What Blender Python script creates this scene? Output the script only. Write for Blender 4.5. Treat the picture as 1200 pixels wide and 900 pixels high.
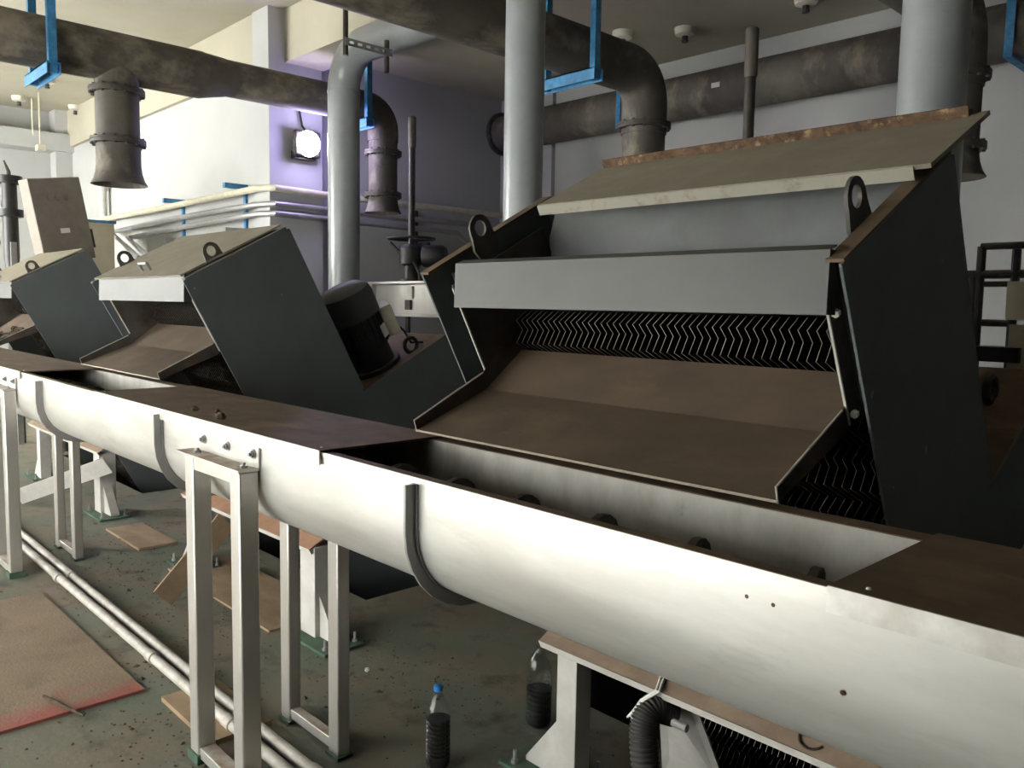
import bpy, math, random
from mathutils import Vector, Matrix
for o in list(bpy.data.objects): bpy.data.objects.remove(o)
random.seed(7)
S = bpy.context.scene
COL = S.collection
# ------------------------------------------------------------------ camera
FPX, CX, CY, HC = 971.7, 600.0, 450.0, 1.65
PI_ = math.pi
pitch, roll, yaw = math.radians(5.42), math.radians(.95), math.radians(43.59)
Fh = Vector((-math.cos(yaw), math.sin(yaw), 0)); R0 = Vector((math.sin(yaw), math.cos(yaw), 0)); ZZ = Vector((0, 0, 1))
FW = Fh*math.cos(pitch)-ZZ*math.sin(pitch); U0 = Fh*math.sin(pitch)+ZZ*math.cos(pitch)
RT = R0*math.cos(roll)+U0*math.sin(roll); UP = -R0*math.sin(roll)+U0*math.cos(roll)
CAM = Vector((0, 0, HC))
cd = bpy.data.cameras.new('camera'); cd.sensor_width = 36; cd.lens = FPX/1200*36; cd.clip_start = .05
cam = bpy.data.objects.new('camera', cd); COL.objects.link(cam)
mw = Matrix((( RT.x, UP.x, -FW.x, 0), (RT.y, UP.y, -FW.y, 0), (RT.z, UP.z, -FW.z, HC), (0, 0, 0, 1)))
cam.matrix_world = mw
S.camera = cam
# pixel of the 1200x900 photograph -> point on a known plane
def ray(x, y): return FW+RT*((x-CX)/FPX)-UP*((y-CY)/FPX)
def onx(x, y, X): d = ray(x, y); return CAM+d*(X/d.x)
def ony(x, y, Y): d = ray(x, y); return CAM+d*(Y/d.y)
def onz(x, y, Z): d = ray(x, y); return CAM+d*((Z-HC)/d.z)
# ------------------------------------------------------------------ world, big lights, exposure
w = bpy.data.worlds.new('world'); S.world = w; w.use_nodes = True
w.node_tree.nodes['Background'].inputs[0].default_value = (.75, .85, 1, 1)
w.node_tree.nodes['Background'].inputs[1].default_value = .15
S.view_settings.view_transform = 'Standard'; S.view_settings.look = 'None'
S.view_settings.gamma = 1; S.view_settings.use_curve_mapping = False
S.view_settings.exposure = 0.3
def area(name, loc, rot, sx, sy, power, col):
    l = bpy.data.lights.new(name, 'AREA'); l.shape = 'RECTANGLE'; l.size = sx; l.size_y = sy; l.energy = power; l.color = col
    o = bpy.data.objects.new(name, l); COL.objects.link(o); o.location = loc; o.rotation_euler = rot
    return o
# daylight through the window band in the wall behind the camera and through the windows further left
WIN_A = (-6.6, -1.8, .25, 2.25)     # x0 x1 z0 z1
WIN_B = (-13.6, -9.4, 1.2, 3.6)
YF = -2.2
for nm, (a, b, c, d), pw in (('window_front_offscreen', WIN_A, 350), ('window_front_left_offscreen', WIN_B, 1150)):
    area(nm, ((a+b)/2, YF+.02, (c+d)/2), (PI_/2, 0, PI_), b-a, d-c, pw, (1, .97, .9))
XR = 4.5
# ------------------------------------------------------------------ materials
def s2l(c):
    return tuple(((v/255)/12.92 if v/255 <= .04045 else ((v/255+.055)/1.055)**2.4) for v in c)+(1,)
MATS = {}
def mat(name, col, rough=.6, metal=0.0, col2=None, scale=6, amt=1.0, dust=None, dustamt=.9, bump=0, bscale=40, stretch=None,
        col3=None, scale3=2.5, lo3=.5, hi3=.62, emit=None, trans=0, ior=1.45, lo=.35, hi=.65, alpha=1.0):
    m = bpy.data.materials.new(name); m.use_nodes = True; MATS[name] = m
    n = m.node_tree.nodes; L = m.node_tree.links; b = n['Principled BSDF']
    b.inputs['Roughness'].default_value = rough; b.inputs['Metallic'].default_value = metal
    b.inputs['IOR'].default_value = ior; b.inputs['Alpha'].default_value = alpha
    if trans: b.inputs['Transmission Weight'].default_value = trans
    tc = n.new('ShaderNodeTexCoord'); mp = n.new('ShaderNodeMapping'); L.new(tc.outputs['Object'], mp.inputs[0])
    if stretch: mp.inputs['Scale'].default_value = stretch
    rgb = n.new('ShaderNodeRGB'); rgb.outputs[0].default_value = s2l(col); cur = rgb.outputs[0]
    def noise(sc, lo, hi, det=6):
        t = n.new('ShaderNodeTexNoise'); t.inputs['Scale'].default_value = sc; t.inputs['Detail'].default_value = det
        t.inputs['Roughness'].default_value = .62; L.new(mp.outputs[0], t.inputs['Vector'])
        r = n.new('ShaderNodeMapRange'); r.inputs[1].default_value = lo; r.inputs[2].default_value = hi; L.new(t.outputs['Fac'], r.inputs[0])
        return r.outputs[0], t
    def mix(f, a, bcol):
        x = n.new('ShaderNodeMix'); x.data_type = 'RGBA'; L.new(f, x.inputs[0]); L.new(a, x.inputs[6])
        if hasattr(bcol, 'node'): L.new(bcol, x.inputs[7])
        else: x.inputs[7].default_value = s2l(bcol)
        return x.outputs[2]
    def mul(a, k):
        x = n.new('ShaderNodeMath'); x.operation = 'MULTIPLY'; L.new(a, x.inputs[0])
        if hasattr(k, 'node'): L.new(k, x.inputs[1])
        else: x.inputs[1].default_value = k
        return x.outputs[0]
    if col2:
        f, _ = noise(scale, lo, hi); cur = mix(mul(f, amt), cur, col2)
    if col3:
        f, _ = noise(scale3, lo3, hi3, 9); cur = mix(f, cur, col3)
    if dust:
        g = n.new('ShaderNodeNewGeometry'); sp = n.new('ShaderNodeSeparateXYZ'); L.new(g.outputs['Normal'], sp.inputs[0])
        r = n.new('ShaderNodeMapRange'); r.inputs[1].default_value = .35; r.inputs[2].default_value = .8; L.new(sp.outputs[2], r.inputs[0])
        f, _ = noise(9, .2, .6); k = mul(mul(r.outputs[0], f), dustamt)
        cur = mix(k, cur, dust)
        ra = n.new('ShaderNodeMapRange'); ra.inputs[3].default_value = rough; ra.inputs[4].default_value = .9; L.new(k, ra.inputs[0])
        L.new(ra.outputs[0], b.inputs['Roughness'])
        if metal:
            rm = n.new('ShaderNodeMapRange'); rm.inputs[3].default_value = metal; rm.inputs[4].default_value = 0; L.new(k, rm.inputs[0])
            L.new(rm.outputs[0], b.inputs['Metallic'])
    L.new(cur, b.inputs['Base Color'])
    if bump:
        f, t = noise(bscale, 0, 1); bp = n.new('ShaderNodeBump'); bp.inputs['Strength'].default_value = bump; bp.inputs['Distance'].default_value = .01
        L.new(t.outputs['Fac'], bp.inputs['Height']); L.new(bp.outputs[0], b.inputs['Normal'])
    if emit:
        b.inputs['Emission Color'].default_value = s2l(emit[0]); b.inputs['Emission Strength'].default_value = emit[1]
    return m
mat('wall', (168, 168, 165), .85, col2=(163, 163, 160), scale=1.5, bump=.05, bscale=60)
mat('ceiling', (168, 162, 144), .9, col2=(160, 154, 136), scale=1.0)
mat('floor', (94, 98, 85), .75, col2=(109, 99, 84), scale=2.4, lo=.42, hi=.6, col3=(58, 57, 46), scale3=5, lo3=.53, hi3=.72, bump=.35, bscale=18)
mat('channel', (40, 38, 34), .8, col2=(25, 24, 22), scale=4)
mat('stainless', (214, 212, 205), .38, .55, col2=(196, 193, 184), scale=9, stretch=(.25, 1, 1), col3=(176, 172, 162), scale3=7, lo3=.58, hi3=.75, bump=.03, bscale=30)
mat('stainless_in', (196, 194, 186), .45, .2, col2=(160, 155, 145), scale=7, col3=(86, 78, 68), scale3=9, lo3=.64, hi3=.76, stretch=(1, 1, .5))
mat('legsteel', (206, 203, 196), .38, .75, col2=(197, 193, 185), scale=12, stretch=(1, 1, .2), dust=(120, 92, 66), dustamt=.8)
mat('casing', (92, 97, 97), .55, .05, col2=(86, 91, 91), scale=5, col3=(104, 108, 107), scale3=3, lo3=.6, hi3=.8, dust=(120, 102, 80), dustamt=.7, bump=.04, bscale=120)
mat('chip', (128, 132, 130), .6)
mat('casing_in', (86, 84, 78), .55, .1, col2=(60, 50, 42), scale=6, col3=(92, 62, 42), scale3=3.5, lo3=.56, hi3=.7)
mat('hood', (70, 70, 64), .5, .1, col2=(64, 64, 59), scale=5, stretch=(.5, 1, 1), bump=.02, bscale=30)
mat('backpanel', (100, 102, 100), .5, .15, col2=(88, 88, 86), scale=4, col3=(70, 60, 50), scale3=14, lo3=.68, hi3=.72)
mat('lid', (134, 128, 113), .6, .05, col2=(121, 114, 99), scale=7, col3=(92, 74, 54), scale3=9, lo3=.66, hi3=.78, dust=(126, 117, 99), dustamt=.6)
mat('lid_lip', (146, 141, 127), .55, .05, col2=(112, 94, 72), scale=16, lo=.55, hi=.75)
mat('rust', (106, 82, 60), .9, 0, col2=(70, 52, 38), scale=30, col3=(150, 128, 98), scale3=22, lo3=.56, hi3=.66, bump=.4, bscale=60)
mat('chute', (96, 81, 66), .62, .05, col2=(80, 67, 54), scale=5, col3=(114, 97, 77), scale3=3, lo3=.58, hi3=.8, stretch=(.7, 1, 1))
mat('chute_rim', (158, 146, 126), .5, .2)
mat('edge', (212, 208, 196), .35, .4)
mat('cover', (108, 89, 69), .7, .05, col2=(84, 68, 52), scale=8, col3=(134, 111, 85), scale3=5, lo3=.55, hi3=.8, stretch=(.6, 1, 1))
mat('coverflange', (216, 214, 206), .4, .3, col2=(190, 186, 176), scale=14)
mat('lam_edge', (168, 164, 154), .4, .3, col2=(112, 100, 84), scale=34)
mat('lam_side', (38, 32, 27), .7, .1, col2=(36, 30, 25), scale=15)
mat('duct', (96, 90, 81), .72, 0, col2=(68, 63, 57), scale=4, col3=(142, 131, 115), scale3=3.6, lo3=.52, hi3=.7, bump=.12, bscale=18, stretch=(1, .5, .6))
mat('flange', (62, 60, 57), .6, .1, col2=(84, 76, 66), scale=15)
mat('greypipe', (150, 153, 153), .3, .05, col2=(143, 146, 147), scale=8, bump=.12, bscale=55)
mat('blue', (66, 138, 184), .55, 0, col2=(48, 104, 142), scale=14)
mat('darkmetal', (44, 43, 42), .5, .2, col2=(66, 58, 50), scale=12, dust=(96, 86, 74), dustamt=.6)
mat('black', (30, 30, 31), .5, .1, col2=(44, 42, 40), scale=14)
mat('conduit', (150, 148, 146), .4, .35, col2=(140, 138, 136), scale=10)
mat('motor', (46, 47, 48), .5, .1, dust=(98, 92, 82), dustamt=.75)
mat('motor_cowl', (70, 70, 68), .5, .1, dust=(110, 104, 92), dustamt=.6)
mat('cream', (196, 192, 170), .6, 0, col2=(178, 172, 150), scale=10)
mat('whitepaint', (188, 186, 180), .6, 0, col2=(172, 168, 160), scale=8, col3=(150, 130, 108), scale3=6, lo3=.66, hi3=.8, dust=(152, 136, 116), dustamt=.8)
mat('beam', (206, 202, 194), .65, 0, col2=(190, 184, 174), scale=8, dust=(176, 146, 118), dustamt=1.0)
mat('seat_tan', (152, 131, 111), .9, 0, col2=(134, 114, 96), scale=9, col3=(168, 148, 126), scale3=4, lo3=.5, hi3=.7)
mat('seat_orange', (160, 122, 96), .9, 0, col2=(138, 104, 82), scale=9)
mat('floorpipe', (176, 171, 162), .55, 0, col2=(150, 143, 132), scale=14)
mat('greenbase', (66, 96, 76), .8, 0, col2=(52, 72, 58), scale=12, dust=(92, 104, 84), dustamt=.5)
mat('board', (150, 128, 102), .85, 0, col2=(124, 104, 80), scale=7, stretch=(.4, 1, 1))
mat('plate', (134, 116, 96), .7, .1, col2=(118, 102, 82), scale=3, col3=(104, 90, 72), scale3=2.6, lo3=.52, hi3=.66, bump=.3, bscale=70)
mat('ctrlbox', (118, 110, 98), .6, .1, col2=(108, 100, 89), scale=8)
mat('label', (206, 204, 198), .6)
mat('tank', (192, 182, 160), .6, .05, col2=(178, 168, 146), scale=4)
mat('hose', (44, 42, 40), .6, 0, dust=(84, 76, 66), dustamt=.5)
mat('tie', (226, 224, 216), .6)
mat('pet', (226, 234, 234), .0, 0, trans=1.0, ior=1.04)
MATS['pet'].node_tree.nodes['Principled BSDF'].inputs['Coat Weight'].default_value = .8
mat('water', (40, 38, 37), .25, 0, trans=0)
mat('cap', (44, 120, 190), .45)
mat('dirt', (84, 70, 52), .95, 0, col2=(54, 46, 36), scale=30)
mat('straw', (112, 88, 62), .95, 0, col2=(70, 54, 40), scale=20)
mat('crumb', (222, 218, 210), .8)
mat('glow', (255, 250, 255), .5, emit=((236, 226, 255), 60))
mat('detector', (206, 200, 186), .6)
mat('winframe', (190, 192, 192), .5)
mat('winglass', (235, 240, 245), .1)
def red_rim(m):      # worn paint left along two rims of the checker plate
    n = m.node_tree.nodes; L = m.node_tree.links; bs = n['Principled BSDF']; old = bs.inputs['Base Color'].links[0].from_socket
    tc = n.new('ShaderNodeTexCoord'); sp = n.new('ShaderNodeSeparateXYZ'); L.new(tc.outputs['Object'], sp.inputs[0])
    nz = n.new('ShaderNodeTexNoise'); nz.inputs['Scale'].default_value = 4; nz.inputs['Detail'].default_value = 6; L.new(tc.outputs['Object'], nz.inputs['Vector'])
    a = n.new('ShaderNodeMapRange'); a.inputs[1].default_value = .36; a.inputs[2].default_value = .85; L.new(sp.outputs[0], a.inputs[0])
    c = n.new('ShaderNodeMath'); c.operation = 'MULTIPLY'; L.new(a.outputs[0], c.inputs[0]); L.new(nz.outputs['Fac'], c.inputs[1])
    r = n.new('ShaderNodeMapRange'); r.inputs[1].default_value = .24; r.inputs[2].default_value = .42; L.new(c.outputs[0], r.inputs[0])
    x = n.new('ShaderNodeMix'); x.data_type = 'RGBA'; L.new(r.outputs[0], x.inputs[0]); L.new(old, x.inputs[6]); x.inputs[7].default_value = s2l((142, 80, 70)); L.new(x.outputs[2], bs.inputs['Base Color'])
red_rim(MATS['plate'])
# ------------------------------------------------------------------ mesh builder (world coordinates)
class B:
    def __init__(s): s.v = []; s.f = []; s.m = []; s.mi = 0
    def add(s, vs, fs):
        o = len(s.v); s.v += [Vector(v) for v in vs]
        for f in fs: s.f.append([i+o for i in f]); s.m.append(s.mi)
        return s
    def box(s, x0, x1, y0, y1, z0, z1):
        vs = [(x, y, z) for z in (z0, z1) for y in (y0, y1) for x in (x0, x1)]
        return s.add(vs, [(0, 2, 3, 1), (4, 5, 7, 6), (0, 1, 5, 4), (2, 6, 7, 3), (0, 4, 6, 2), (1, 3, 7, 5)])
    def bar(s, a, b, wv, hv):       # box along a->b, half-width vectors
        a, b, wv, hv = Vector(a), Vector(b), Vector(wv), Vector(hv)
        vs = [p+i*wv+j*hv for p in (a, b) for j in (-1, 1) for i in (-1, 1)]
        return s.add(vs, [(0, 2, 3, 1), (4, 5, 7, 6), (0, 1, 5, 4), (2, 6, 7, 3), (0, 4, 6, 2), (1, 3, 7, 5)])
    def prism(s, poly, e):          # planar polygon extruded by vector e
        e = Vector(e); p = [Vector(q) for q in poly]; n = len(p)
        return s.add(p+[q+e for q in p], [tuple(range(n))[::-1], tuple(range(n, 2*n))]+[(i, (i+1) % n, (i+1) % n+n, i+n) for i in range(n)])
    def sheet(s, pts, x0, x1, t):   # folded sheet: (y,z) polyline swept along x, thickness t
        P = [Vector((0, a, b)) for a, b in pts]; N = []
        for i in range(len(P)):
            d = (P[min(i+1, len(P)-1)]-P[max(i-1, 0)]).normalized(); N.append(Vector((0, -d.z, d.y)))
        lo = [p for p in P]; hi = [p+n_*t for p, n_ in zip(P, N)]
        ring = lo+hi[::-1]; n = len(ring)
        vs = [Vector((x0, q.y, q.z)) for q in ring]+[Vector((x1, q.y, q.z)) for q in ring]
        fs = [(i, (i+1) % n, (i+1) % n+n, i+n) for i in range(n)]
        k = len(P)
        for i in range(k-1):
            fs.append((i, i+1, n-2-i, n-1-i)); fs.append((i+n, n-1-i+n, n-2-i+n, i+1+n))
        return s.add(vs, fs)
    def tube(s, path, r, n=16, cap=True):
        P = [Vector(p) for p in path]; rs = r if isinstance(r, (list, tuple)) else [r]*len(P)
        T = [(P[min(i+1, len(P)-1)]-P[max(i-1, 0)]).normalized() for i in range(len(P))]
        a = Vector((0, 0, 1)) if abs(T[0].z) < .9 else Vector((1, 0, 0))
        u = (a-T[0]*a.dot(T[0])).normalized(); vs = []; fs = []
        for i, p in enumerate(P):
            u = (u-T[i]*u.dot(T[i])).normalized(); q = T[i].cross(u)
            for k in range(n):
                th = 2*PI_*k/n; vs.append(p+(u*math.cos(th)+q*math.sin(th))*rs[i])
        for i in range(len(P)-1):
            for k in range(n): fs.append((i*n+k, i*n+(k+1) % n, (i+1)*n+(k+1) % n, (i+1)*n+k))
        if cap: fs.append(tuple(range(n))[::-1]); fs.append(tuple(range((len(P)-1)*n, len(P)*n)))
        return s.add(vs, fs)
    def lathe(s, prof, o, ax=(0, 0, 1), n=24, cap=True):   # prof: (radius, height)
        o, ax = Vector(o), Vector(ax).normalized()
        a = Vector((0, 0, 1)) if abs(ax.z) < .9 else Vector((1, 0, 0))
        u = (a-ax*a.dot(ax)).normalized(); q = ax.cross(u); vs = []; fs = []
        for r, h in prof:
            for k in range(n):
                th = 2*PI_*k/n; vs.append(o+ax*h+(u*math.cos(th)+q*math.sin(th))*r)
        for i in range(len(prof)-1):
            for k in range(n): fs.append((i*n+k, i*n+(k+1) % n, (i+1)*n+(k+1) % n, (i+1)*n+k))
        if cap: fs.append(tuple(range(n))[::-1]); fs.append(tuple(range((len(prof)-1)*n, len(prof)*n)))
        return s.add(vs, fs)
    def hexbolt(s, o, ax, r=.012, h=.012): return s.lathe([(r, 0), (r, h)], o, ax, 6)
    def obj(s, name, ms, parent=None, bevel=0, smooth=True):
        root = parent
        off = Vector((0, 0, 0))
        while root is not None: off = off+Vector(root.location); root = root.parent
        own = Vector((0, 0, 0))
        if parent is None:
            lo = [min(v[i] for v in s.v) for i in range(3)]; hi = [max(v[i] for v in s.v) for i in range(3)]
            own = Vector(((lo[0]+hi[0])/2, (lo[1]+hi[1])/2, lo[2])); off = own
        me = bpy.data.meshes.new(name); me.from_pydata([tuple(v-off) for v in s.v], [], s.f)
        if isinstance(ms, str): ms = [ms]
        for x in ms: me.materials.append(MATS[x])
        me.polygons.foreach_set('material_index', s.m)
        import bmesh
        bm = bmesh.new(); bm.from_mesh(me); bmesh.ops.recalc_face_normals(bm, faces=bm.faces); bm.to_mesh(me); bm.free()
        if smooth:
            me.polygons.foreach_set('use_smooth', [True]*len(me.polygons)); me.set_sharp_from_angle(angle=math.radians(35))
        me.update()
        o = bpy.data.objects.new(name, me); COL.objects.link(o); o.parent = parent
        if parent is None: o.location = own
        if bevel:
            md = o.modifiers.new('bevel', 'BEVEL'); md.width = bevel; md.segments = 2; md.limit_method = 'ANGLE'; md.angle_limit = math.radians(40)
        return o
def tag(o, label, cat, group=None):
    o['label'] = label; o['category'] = cat
    if group: o['group'] = group
    return o
def thing(name, loc, label, cat, group=None):
    o = bpy.data.objects.new(name, None); COL.objects.link(o); o.location = loc; o.empty_display_size = .1
    return tag(o, label, cat, group)
def struct(b, name, m, **k):
    o = b.obj(name, m, None, **k); o['kind'] = 'structure'; return o
def copy_tree(o, parent=None):
    c = o.copy(); COL.objects.link(c); c.parent = parent
    for ch in list(o.children): copy_tree(ch, c)
    return c
def arc(c, r, a0, a1, u, v, n=8):
    c, u, v = Vector(c), Vector(u), Vector(v)
    return [c+u*(r*math.cos(a0+(a1-a0)*i/n))+v*(r*math.sin(a0+(a1-a0)*i/n)) for i in range(n+1)]
# ================================================================== the room
XW, YW, YC, ZC, ZT = -7.96, 7.5, 4.2, 4.27, 4.6
XL = -15.0
CH = [(-2.3, -.2), (-5.95, -3.8), (-9.5, -7.2)]     # open channels under the screens
YCH = 2.52
b = B()
b.box(XL, XR, YF, YCH, -1.2, 0)
xs = [XL]+[q for c in sorted(CH) for q in c]+[XR]
for i in range(0, len(xs), 2): b.box(xs[i], xs[i+1], YCH, 4.0, -1.2, 0)
b.box(XL, XR, 4.0, YW, -1.2, 0)
struct(b, 'floor', 'floor')
b = B()
for a, c in CH: b.box(a, c, YCH, 4.0, -1.25, -1.1)
struct(b, 'floor_channel_bed', 'channel')
struct(B().box(XL, XR, YF, YC+.15, ZT, ZT+.15).box(XW-.34, XR, YC+.15, YW+.2, ZC, ZT+.15), 'ceiling', 'ceiling')
struct(B().box(XW-.14, XR, YW, YW+.2, -1.2, ZC), 'wall_back', 'wall')
struct(B().box(XW-.34, XW-.14, YC, YW+.2, -1.2, ZC), 'wall_left_return', 'wall')
struct(B().box(XL, XW-.34, YC, YC+.2, -1.2, ZT), 'wall_left', 'wall')
struct(B().box(XL-.2, XL, YF, YC+.2, 0, ZT), 'wall_far_left', 'wall')
struct(B().box(XR, XR+.2, YF, YW+.2, 0, ZT), 'wall_right', 'wall')
b = B()      # front wall with two window openings
for x0, x1 in ((XL, WIN_B[0]), (WIN_B[1], WIN_A[0]), (WIN_A[1], XR)): b.box(x0, x1, YF-.2, YF, 0, ZT)
for q in (WIN_A, WIN_B):
    b.box(q[0], q[1], YF-.2, YF, 0, q[2]); b.box(q[0], q[1], YF-.2, YF, q[3], ZT)
struct(b, 'wall_front', 'wall')
for i, q in enumerate((WIN_A, WIN_B)):
    o = struct(B().box(q[0], q[1], YF-.12, YF-.1, q[2], q[3]), 'window_%d' % (i+1), 'winglass')
    f = B(); n = 4
    for k in range(n+1):
        x = q[0]+(q[1]-q[0])*k/n; f.box(x-.03, x+.03, YF-.15, YF-.07, q[2], q[3])
    f.box(q[0], q[1], YF-.15, YF-.07, q[2], q[2]+.06); f.box(q[0], q[1], YF-.15, YF-.07, q[3]-.06, q[3])
    f.obj('window_frame', 'winframe', o)
# corner column, the beam that leaves it and the beam along the far wall
struct(B().box(XW-.34, XW, YC-.08, 4.73, -.02, ZT), 'trim_1_column', 'wall')
struct(B().box(XW, XR, YC+.1, YC+.55, 4.08, ZT), 'trim_2_beam', 'ceiling')
struct(B().box(XL, XW-.02, YC-.06, YC, 4.04, ZT), 'trim_4_beam', 'ceiling')
p = ony(650, 200, YW)
struct(B().box(XW-.14, p.x, YW-.06, YW, 0, ZC), 'trim_3_pilaster', 'wall')
# ================================================================== screw conveyor trough
YT0, YT1, ZR = 1.22, 1.62, 1.22
YTC, RTR = (YT0+YT1)/2, (YT1-YT0)/2
ZTC = 1.09
TX0, TX1 = -9.6, 1.3
def uprof(off, zt=ZR, n=14):
    r = RTR+off
    return [(YTC-r, zt)]+[(YTC-r*math.cos(PI_*i/n), ZTC-r*math.sin(PI_*i/n)) for i in range(n+1)]+[(YTC+r, zt)]
tr = thing('conveyor_trough', ((TX0+TX1)/2, YTC, .9), 'long stainless steel U-shaped screw conveyor trough on legs, running past all screens', 'conveyor')
def ucut(b, o_in, o_out, x0, x1, zt=ZR, mi_in=0, mi_out=0):
    I, O = uprof(o_in, zt), uprof(o_out, zt); n = len(I)
    vs = [(x, *q) for x in (x0, x1) for P in (I, O) for q in P]
    at = lambda e, s_, i: e*2*n+s_*n+i
    fi = [(at(0, 0, i), at(1, 0, i), at(1, 0, i+1), at(0, 0, i+1)) for i in range(n-1)]
    fo = [(at(0, 1, i), at(0, 1, i+1), at(1, 1, i+1), at(1, 1, i)) for i in range(n-1)]
    fe = [(at(e, 0, i), at(e, 0, i+1), at(e, 1, i+1), at(e, 1, i)) for e in (0, 1) for i in range(n-1)]
    fe += [(at(0, 0, k), at(0, 1, k), at(1, 1, k), at(1, 0, k)) for k in (0, n-1)]
    o = len(b.v); b.v += [Vector(v) for v in vs]
    for fs, m in ((fi, mi_in), (fo, mi_out), (fe, mi_out)):
        for q in fs: b.f.append([k+o for k in q]); b.m.append(m)
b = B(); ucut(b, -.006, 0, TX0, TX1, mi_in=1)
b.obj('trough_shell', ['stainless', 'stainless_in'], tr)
# rolled top flanges: a narrow dark inward lip in front, a lip behind
B().box(TX0, TX1, YT0-.001, YT0+.032, ZR-.004, ZR+.003).obj('rim_flange', ['cover'], tr)
B().box(TX0, TX1, YT1-.004, YT1+.05, ZR-.004, ZR+.003).obj('rim_flange', ['cover'], tr)
B().box(TX0, TX1, YT0-.003, YT0+.002, ZR-.006, ZR+.004).obj('rim_edge', ['edge'], tr)
for xs_ in (-1.62, -3.25, -4.92, -6.6, -8.3):
    b = B(); ucut(b, 0, .034, xs_-.004, xs_+.004, ZR-.012); ucut(b, .001, .006, xs_-.012, xs_+.012, ZR-.012)
    b.obj('stiffener_band', 'conduit', tr)
# rust specks and scrapes on the trough side
for x_, y_ in ((875, 699), (906, 709), (987, 812)):
    q = ony(x_, y_, YT0); b = B(); b.lathe([(.0045, 0), (.003, .0012)], (q.x, YT0+.0005, q.z), (0, -1, 0), 8); b.obj('rust_spot', 'rust', tr)
# shaftless spiral inside
b = B(); n = 0; pit = .257; x = TX0+.1; ro, ri = .135, .05
vs = []; fs = []; steps = int((TX1-TX0-.2)/pit*20)
for i in range(steps+1):
    xx = TX0+.1+pit*i/20; th = 2*PI_*(xx+1.454)/pit+PI_/2; c_, s_ = math.cos(th), math.sin(th)
    for r in (ri, ro):
        for dx in (-.009, .009): vs.append((xx+dx, YTC+r*c_, 1.045+r*s_))
for i in range(steps):
    a = i*4; q = a+4
    fs += [(a, q, q+2, a+2), (a+1, a+3, q+3, q+1), (a+2, q+2, q+3, a+3), (a, a+1, q+1, q)]
b.add(vs, fs)
tag(b.obj('conveyor_spiral', 'darkmetal'), 'dark steel spiral screw lying inside the open trough', 'screw')
# cover plates
def cover(x0, x1, label, lumps=()):
    t = thing('trough_cover', ((x0+x1)/2, YTC, ZR), label, 'cover')
    b = B().box(x0, x1, YT0-.008, YT1+.045, ZR+.004, ZR+.010); b.obj('cover_sheet', 'cover', t)
    b = B().box(x0, x1, YT0-.012, YT0-.007, ZR-.032, ZR+.010); b.obj('front_flange', 'coverflange', t)
    for xx in (x0+.05, x1-.04):
        B().lathe([(.0045, 0), (.003, .003)], (xx, YT0+.02, ZR+.010), n=8).obj('rivet', 'edge', t)
cover(-4.03, -2.06, 'brown rusty trough cover plate in front of the middle screen, with dirt lumps')
cover(-8.6, -5.33, 'brown dusty trough cover plate beside the farthest dark grey screen')
cover(-.56, 1.28, 'brown stained trough cover plate reaching past the near screen\'s dark side plate')
for x_, y_, r, lb in ((228, 481, .014, 'dark dirt lump on the brown trough cover, set apart from the other two'), (258, 491, .02, 'largest dark dirt lump on the brown trough cover'), (255, 484, .012, 'smallest dark dirt lump on the brown trough cover, touching the largest')):
    q = onz(x_, y_, ZR+.01); b = B(); k = random.Random(int(x_))
    b.lathe([(r*.8, -.001), (r*1.1, r*.4), (r*.7, r*1.0), (r*.2, r*1.3)], (q.x, q.y, ZR+.0095), n=7)
    for v in b.v: v += Vector((k.uniform(-1, 1), k.uniform(-1, 1), 0))*r*.2
    tag(b.obj('dirt_lump', 'dirt'), lb, 'dirt', 'dirt lumps on the trough cover')
# trough supports
def support(x0, x1, y0, y1, ztop, label, front):
    t = thing('trough_support', ((x0+x1)/2, (y0+y1)/2, 0), label, 'support')
    for xx in (x0, x1):
        b = B().box(xx-.035, xx+.035, y0, y1, .01, ztop); b.obj('leg', 'legsteel', t, bevel=.006)
    if front:
        B().box(x0+.036, x1-.036, y0+.003, y1-.003, ztop-.045, ztop-.001).obj('crossbar', 'legsteel', t, bevel=.003)
        B().box(x0-.1, x1+.04, y0-.005, y1+.002, ztop, ztop+.008).obj('bracket_shelf', 'legsteel', t)
        pl = B().box(x0-.05, x1+.04, y1-.003, y1+.004, ztop, ztop+.085); o = pl.obj('bracket_plate', 'legsteel', t)
        for k in range(3):
            xx = x0-.01+(x1-x0+.02)*k/2
            b = B().lathe([(.016, 0), (.016, .003)], (xx, y1-.003, ztop+.05), (0, -1, 0), 14); b.hexbolt((xx, y1-.006, ztop+.05), (0, -1, 0), .011, .009)
            b.lathe([(.006, 0), (.006, .016)], (xx, y1-.006, ztop+.05), (0, -1, 0), 10); b.obj('bolt', 'conduit', o)
        for xx in (x0, x1):
            b = B().hexbolt((xx, (y0+y1)/2, ztop+.008), (0, 0, 1), .012, .008); b.lathe([(.006, 0), (.006, .016)], (xx, (y0+y1)/2, ztop+.008), (0, 0, 1), 8); b.obj('bolt', 'conduit', t)
    B().box(x0+.036, x1-.036, y0+.005, y1-.005, .02, .06).obj('foot_bar', 'legsteel', t, bevel=.003)
    for xx in (x0, x1): B().box(xx-.042, xx+.042, y0-.007, y1+.007, 0, .035 if front else .012).obj('foot', 'greenbase', t)
support(-2.83, -2.475, 1.148, 1.214, 1.112, 'bright steel two-legged trough support with three bolts on its bracket plate, beside red floor plate', True)
support(-2.875, -2.52, 1.53, 1.58, .975, 'grey steel rear trough support standing by the bundled conduits', False)
support(-5.84, -5.485, 1.148, 1.214, 1.112, 'pale steel trough support standing on a green painted footing', True)
support(-5.96, -5.6, 1.53, 1.58, .975, 'grey steel U-framed rear trough support at the far end', False)
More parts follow.
